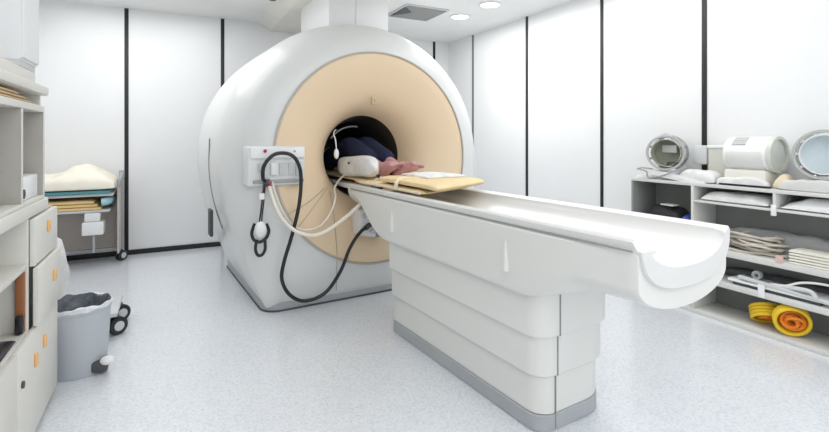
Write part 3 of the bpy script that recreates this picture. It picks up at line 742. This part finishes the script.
S('tape_roll', lathe(B(), [(.013, -.015), (.03, -.015), (.03, .015), (.013, .015)], (3.60, 1.80, .357), 'x', 24, closed=True), M_LGREY, 'small grey tape roll standing on the white surface coil', 'tape roll', (3.60, 1.80, .327))
b = B(); slab(b, 3.67, 3.75, 1.2, 2.1, .286, .36, .2, 60, p=3)
S('dark_pad', b, M_DARK, 'dark pad lying behind the flat white surface coil', 'pad', (3.71, 1.65, .286))
def hose(name, label, c, axis, R_, turns):
    t = T(name, label, 'hose', (c[0], c[1], .03), group='coiled yellow hoses on the bottom board')
    ax = Vector(axis).normalized()
    for q in range(turns):
        cc = Vector(c) + ax * (q - (turns - 1) / 2) * .022
        n_ = 44; u = Vector((0, 0, 1)).cross(ax).normalized() if abs(ax.z) < .95 else Vector((1, 0, 0)); w = ax.cross(u)
        pts = [cc + (u * math.cos(2 * PI * k_ / n_) + w * math.sin(2 * PI * k_ / n_)) * R_ for k_ in range(n_)]
        P('hose_turn', tube(B(), pts, .0115, 10, 1, smooth=False, closed=True), M_YELLOW, t)
    b_ = B(); rn = random.Random(int(c[1] * 100))
    for q in range(5):
        cc = Vector(c) + ax * rn.uniform(-.02, .02); r2 = R_ * rn.uniform(.35, .72); n_ = 20
        off = (u * rn.uniform(-1, 1) + w * rn.uniform(-1, 1)) * R_ * .15
        pts = [cc + off + (u * math.cos(2 * PI * k_ / n_) + w * math.sin(2 * PI * k_ / n_) * .8) * r2 + ax * .02 * math.sin(2 * PI * k_ / n_ + q) for k_ in range(n_)]
        tube(b_, pts, .0105, 8, 1, smooth=False, closed=True)
    P('inner_turns', b_, M_ORANGE2, t, 'orange inner turns')
    return t
hose('hose_coil', 'yellow hose coil standing on edge, orange inside, on the bottom board', (3.535, 1.568, .030 + .108), (.80, .52, .25), .09, 3)
hose('hose_coil', 'yellow hose coil leaning back behind the one with its orange side showing', (3.60, 1.745, .030 + .085), (.42, .35, .8), .085, 4)

# ------------------------------------------------------------------ left: cabinet, worktop, hutch
XF = -.537
CB = T('base_cabinet', 'pale grey base cabinet with drawers and open shelves under the worktop', 'cabinet', (-.8, 2.2, 0))
yA, yBk = 1.15, 3.02
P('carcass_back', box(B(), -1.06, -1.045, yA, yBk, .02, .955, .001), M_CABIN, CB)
P('side_panel', box(B(), -1.045, XF, yBk - .018, yBk, .02, .955, .002), M_CAB, CB)
P('side_panel', box(B(), -1.045, XF, yA, yA + .018, .02, .955, .002), M_CAB, CB)
P('divider', box(B(), -1.045, XF, 2.55, 2.57, .02, .955, .002), M_CAB, CB)
P('shelf_board', box(B(), -1.045, XF, yA + .018, 2.55, .745, .765, .002), M_CAB, CB)
P('shelf_board', box(B(), -1.045, XF, yA + .018, 2.55, .455, .48, .002), M_CAB, CB)
P('plinth', box(B(), -1.04, XF - .01, yA + .02, yBk - .02, 0, .03, .002), M_GREY, CB)
def front(y0, y1, z0, z1, handles, x=XF, kind='drawer', vert=False):
    f = P(kind, box(B(), x, x + .022, y0, y1, z0, z1, .005), M_CAB, CB)
    for hy, hz in handles:
        P('handle', box(B(), x + .02, x + .034, hy - .014, hy + .014, hz - .028, hz + .028, .007, 3), M_ORANGE, f, 'small orange handle')
    return f
front(2.572, 3.025, .745, .950, [(2.80, .885)])
front(2.572, 3.045, .485, .738, [(2.86, .635)], x=XF + .012)
front(2.30, 3.03, .03, .475, [(2.72, .365), (2.56, .345)], kind='door')
front(1.57, 2.294, .03, .475, [(1.75, .36)], kind='door')
front(1.17, 1.564, .03, .475, [(1.5, .36)], kind='door')
P('lock', lathe(B(), [(0, 0), (.014, 0), (.014, .008), (0, .008)], (XF + .022, 2.36, .33), 'x', 14), M_DARK, CB)
S('worktop', box(B(), -1.06, XF + .008, yA, 2.90, .957, 1.012, .008), M_CAB, 'long pale grey worktop with rounded edge above the drawers', 'worktop', (-.8, 2.2, .957))
S('tape_dispenser', slab(B(), -.74, XF - .01, 2.19, 2.42, .481, .505, .2, 3, 12, 12, p=3), M_BLACK, 'flat black tool lying on the lower open shelf', 'tool', (-.65, 2.3, .481))
S('box_file', box(B(), -.575, XF - .006, 2.525, 2.547, .482, .735, .004), M_BROWN, 'brown box file upright against the drawers on the open shelf', 'file', (-.58, 2.53, .482))
S('black_stapler', box(B(), -.57, XF - .004, 2.495, 2.52, .482, .56, .008), M_BLACK, 'small black tin standing before the brown box file', 'tin', (-.56, 2.5, .482))
HU = T('shelf_hutch', 'pale grey pigeonhole hutch standing on the worktop', 'hutch', (-.8, 2.2, 1.012))
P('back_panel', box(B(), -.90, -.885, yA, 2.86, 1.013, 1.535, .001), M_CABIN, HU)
P('bottom_board', box(B(), -.885, XF, yA, 2.86, 1.013, 1.03, .002), M_CAB, HU)
P('shelf_board', box(B(), -.885, XF, yA, 2.86, 1.425, 1.455, .003), M_CAB, HU)
P('top_board', box(B(), -.90, XF + .02, yA, 2.84, 1.505, 1.545, .006), M_CAB, HU)
for y in (yA, 1.66, 2.462, 2.842):
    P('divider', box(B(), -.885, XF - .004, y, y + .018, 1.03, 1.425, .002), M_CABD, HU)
    P('edge_strip', box(B(), XF - .0045, XF, y - .001, y + .019, 1.03, 1.425, .001), M_CAB, HU, 'pale front edge')
for y in (yA, 2.842 - .03):
    P('side_panel', box(B(), -.885, XF - .01, y, y + .018, 1.455, 1.505, .002), M_CAB, HU)
b = B()
for q in range(3): slab(b, -.85, XF - .004, 1.7, 2.70 - .12 * q, 1.456 + q * .012, 1.467 + q * .012, .06, q, 10, 20, p=8)
S('paper_stack', b, M_TAN, 'tan papers lying in the slot at the top of the hutch', 'papers', (-.7, 2.3, 1.456))
dp = T('tissue_box', 'white dispenser box in the end pigeonhole of the hutch', 'box', (-.65, 2.7, 1.03))
P('box_body', box(B(), -.76, XF - .015, 2.50, 2.80, 1.031, 1.135, .008), M_WHITE, dp)
P('knob', lathe(B(), [(0, 0), (.02, 0), (.02, .012), (0, .012)], (XF - .016, 2.52, 1.065), 'x', 16), M_BLACK, dp, 'black knob')
WC = T('wall_unit', 'white wall cabinet hung above the pigeonhole hutch', 'wall cabinet', (-.85, 2.85, 1.63))
P('carcass', box(B(), -1.1, -.60, 2.73, 3.02, 1.66, 2.745, .004), M_WALL, WC)
P('bottom_rail', box(B(), -1.1, -.605, 2.735, 3.015, 1.632, 1.662, .003), M_LGREY, WC)
P('door', box(B(), -.602, -.588, 2.735, 3.015, 1.67, 2.74, .004), M_WALL, WC)
WB = T('support_box', 'pale board set between the hutch and the wall cabinet', 'board', (-.8, 2.6, 1.545))
P('board', box(B(), -1.06, -.60, 2.4, 3.0, 1.547, 1.63, .006), M_CAB, WB)

# ------------------------------------------------------------------ waste bin, dolly, sack
BC = (-.45, 3.215, 0)
bn = T('waste_bin', 'grey plastic pedal bin with a dark liner beside the drawers', 'waste bin', BC)
def oval(rx, ry, z, n=40): return [Vector((BC[0] + rx * math.cos(2 * PI * i / n), BC[1] + ry * math.sin(2 * PI * i / n), z)) for i in range(n)]
P('bin_body', loft(B(), [oval(.128, .128, 0), oval(.134, .134, .012), oval(.153, .153, .345), oval(.159, .159, .35), oval(.159, .159, .375), oval(.150, .150, .375), oval(.146, .146, .345), oval(.128, .128, .02)]), M_BIN, bn)
b = B(); rings = []
for q, (r, z) in enumerate(((.161, .362), (.163, .378), (.154, .385), (.144, .37), (.125, .31), (.105, .28), (.06, .27), (.01, .27))):
    ring_ = []
    for i in range(60):
        a = 2 * PI * i / 60; w = noise.noise(Vector((math.cos(a) * 3, math.sin(a) * 3, q * .4)))
        ring_.append(Vector((BC[0] + (r + .012 * w * (q not in (1, 2))) * math.cos(a), BC[1] + (r + .01 * w * (q not in (1, 2))) * math.sin(a), z + .02 * w)))
    rings.append(ring_)
P('liner_rim', loft(b, rings[:3], False, False), M_LINERW, bn, 'pale folded liner edge', sharp=60)
P('liner', loft(B(), rings[2:], False, True), M_LINER, bn, 'dark crumpled liner', sharp=60)
pd = P('pedal_housing', box(B(), BC[0] + .07, BC[0] + .148, BC[1] - .125, BC[1] - .03, .012, .075, .015), M_DARK, bn)
P('pedal', sphere(B(), (BC[0] + .145, BC[1] - .11, .072), .036, .03, .024), M_WHITE, bn, 'white foot pedal')
def caster(parent, x, y, r=.05, yaw=0.0):
    d = Vector((math.cos(yaw), math.sin(yaw), 0))
    c_ = P('caster', box(B(), x - .013, x + .013, y - .016, y + .016, r, 2 * r + .012, .004), M_DARK, parent)
    for s_ in (-.02, .02):
        cc = Vector((x, y, r)) + d * s_
        P('wheel', lathe(B(), [(r * .5, -.011), (r * .92, -.011), (r, -.006), (r, .006), (r * .92, .011), (r * .5, .011)], cc, d, 28), M_BLACK, c_, 'black wheel')
        P('hub', lathe(B(), [(0, -.013), (r * .55, -.013), (r * .55, .013), (0, .013)], cc, d, 20), M_LGREY, c_, 'pale hub')
    return c_
dl = T('dolly', 'low wheeled dolly behind the waste bin, one black caster showing', 'dolly', (-.55, 3.75, 0))
P('deck', box(B(), -.88, -.30, 3.62, 4.02, .135, .165, .01), M_LGREY, dl)
for x, y in ((-.31, 3.70), (-.31, 3.96), (-.82, 3.70), (-.82, 3.96)):
    caster(dl, x, y, .058, -1.0)
b = B(); rings = []
for q in range(15):
    t = q / 14; z = .166 + .50 * t
    r = .135 * (1 - .35 * t ** 3) * (1 if q < 14 else .55) * (.8 if q == 0 else 1)
    rings.append([Vector((-.72 + (r + .010 * noise.noise(Vector((math.cos(a) * 2, math.sin(a) * 2, t * 5)))) * math.cos(a), 3.80 + r * math.sin(a), z + .006 * math.sin(3 * a + q))) for a in [2 * PI * i / 36 for i in range(36)]])
S('laundry_sack', loft(b, rings), M_WCLOTH, 'upright white laundry sack between the drawers and waste bin', 'sack', (-.72, 3.80, .166), sharp=60)

# ------------------------------------------------------------------ stretcher trolley by the back wall
TR = T('stretcher_trolley', 'stretcher trolley with pale steel frame against the back wall', 'trolley', (-.9, 5.8, 0))
P('deck', box(B(), -1.30, -.50, 5.58, 6.08, .725, .755, .01), M_LGREY, TR)
P('lower_deck', box(B(), -1.30, -.53, 5.60, 6.06, .565, .59, .01), M_LGREY, TR)
for x in (-.455, -1.28):
    for y in (5.92,):
        P('post', box(B(), x - .022, x + .022, y - .03, y + .03, .125, .96 if x > -1 else .7, .008), M_GREY, TR)
        caster(TR, x, y, .055, -.75)
P('end_plate', box(B(), -.475, -.455, 5.68, 6.08, .12, .80, .008), mat('trolley_plate', (.58, .52, .47), .5), TR)
P('push_bar', tube(B(), [(-.46, 5.62, .80), (-.44, 5.64, .90), (-.44, 5.80, .93), (-.44, 5.95, .90), (-.46, 5.97, .80)], .015, 10, 6), M_GREY, TR)
P('back_plate', box(B(), -1.3, -.475, 6.085, 6.10, .10, .72, .004), mat('trolley_plate', (.58, .52, .47), .5), TR)
P('strut', tube(B(), [(-.68, 5.75, .14), (-.68, 5.75, .56)], .012, 8, 1, smooth=False), M_LGREY, TR)
P('rail', box(B(), -1.28, -.48, 5.88, 5.92, .12, .15, .006), M_GREY, TR)
b = B(); slab(b, -1.30, -.52, 5.56, 6.08, .756, .788, .03, 2, p=10)
S('mattress', b, M_TEAL, 'thin teal mattress on the stretcher trolley', 'mattress', (-.9, 5.8, .756))
b = B(); slab(b, -1.31, -.485, 5.54, 6.09, .790, .93, .35, 11, 40, 30, p=3.5, freq=5)
for v in b.verts:
    if v.co.z > .815: v.co.z += .10 * math.exp(-((v.co.x + .76) / .17) ** 2) * smooth01((v.co.y - 5.5) / .3)
    v.co.z = max(v.co.z, .791)
S('bed_sheet', b, mat('cream_sheet', (.88, .83, .72), .9, bump=.3, bscale=14), 'rumpled cream sheet piled on the teal mattress', 'sheet', (-.9, 5.8, .82))
b = B()
for q in range(3): slab(b, -1.28, -.60 - .03 * q, 5.60, 6.04, .591 + q * .032, .625 + q * .032, .12, 70 + q, 20, 16, p=6)
S('folded_blanket', b, M_YCLOTH, 'folded yellow blanket on the lower deck of the stretcher trolley', 'blanket', (-.95, 5.8, .591))
b = B(); tube(b, [(-.60, 5.62, .665), (-.555, 5.64, .67), (-.54, 5.85, .67), (-.54, 6.0, .67)], .038, 14, 6)
S('rolled_cloth', b, M_BLUE, 'pale blue rolled cloth at the end of the yellow blanket', 'cloth', (-.55, 5.8, .63))
tb = T('storage_tray', 'white plastic tray box hung under the stretcher trolley', 'tray', (-.66, 5.66, .34))
P('tray_body', box(B(), -.76, -.58, 5.575, 5.75, .345, .475, .012), M_WHITE, tb)
P('upper_tray', box(B(), -.74, -.61, 5.585, 5.75, .478, .563, .012), M_WHITE, tb)

# ------------------------------------------------------------------ light
def area(name, loc, sx, sy, power, rot=(0, 0, 0), col=(1, 1, 1)):
    l = bpy.data.lights.new(name, 'AREA'); l.shape = 'RECTANGLE'; l.size = sx; l.size_y = sy; l.energy = power; l.color = col
    o = bpy.data.objects.new(name, l); COL.objects.link(o); o.location = loc; o.rotation_euler = rot
    return o
area('fill_lamp', (1.3, .9, 2.72), 3.6, 2.6, 26)  # unseen area lamps added under the ceiling to brighten the room
area('fill_lamp', (1.0, -.9, 2.72), 3.6, 1.2, 26)
area('fill_lamp', (-.3, 4.7, 2.72), 1.6, 2.0, 28)
area('fill_lamp', (3.0, 3.6, 2.72), 1.0, 3.6, 31)
for x, y in ((3.06, 4.72), (3.07, 4.144)):
    l = bpy.data.lights.new('downlight', 'SPOT'); l.energy = 20; l.spot_size = 2.2; l.spot_blend = .8; l.shadow_soft_size = .08
    o = bpy.data.objects.new('downlight', l); COL.objects.link(o); o.location = (x, y, 2.72)
W = bpy.data.worlds.new('World'); SC.world = W; W.use_nodes = True
W.node_tree.nodes['Background'].inputs['Color'].default_value = (.95, .97, 1, 1)
W.node_tree.nodes['Background'].inputs['Strength'].default_value = 1.2

# ------------------------------------------------------------------ camera
F_, YH = 472.0, 138.4
cam = bpy.data.cameras.new('camera'); co = bpy.data.objects.new('camera', cam); COL.objects.link(co)
cam.sensor_fit = 'HORIZONTAL'; cam.sensor_width = 36; cam.lens = F_ / 829 * 36
cam.shift_y = (YH - 216) / 829
cam.clip_start = .05
co.location = (0, 0, 1.3); co.rotation_euler = (PI / 2, 0, -.479)
SC.camera = co
SC.view_settings.view_transform = 'Standard'
SC.view_settings.look = 'None'
SC.view_settings.exposure = 0.09
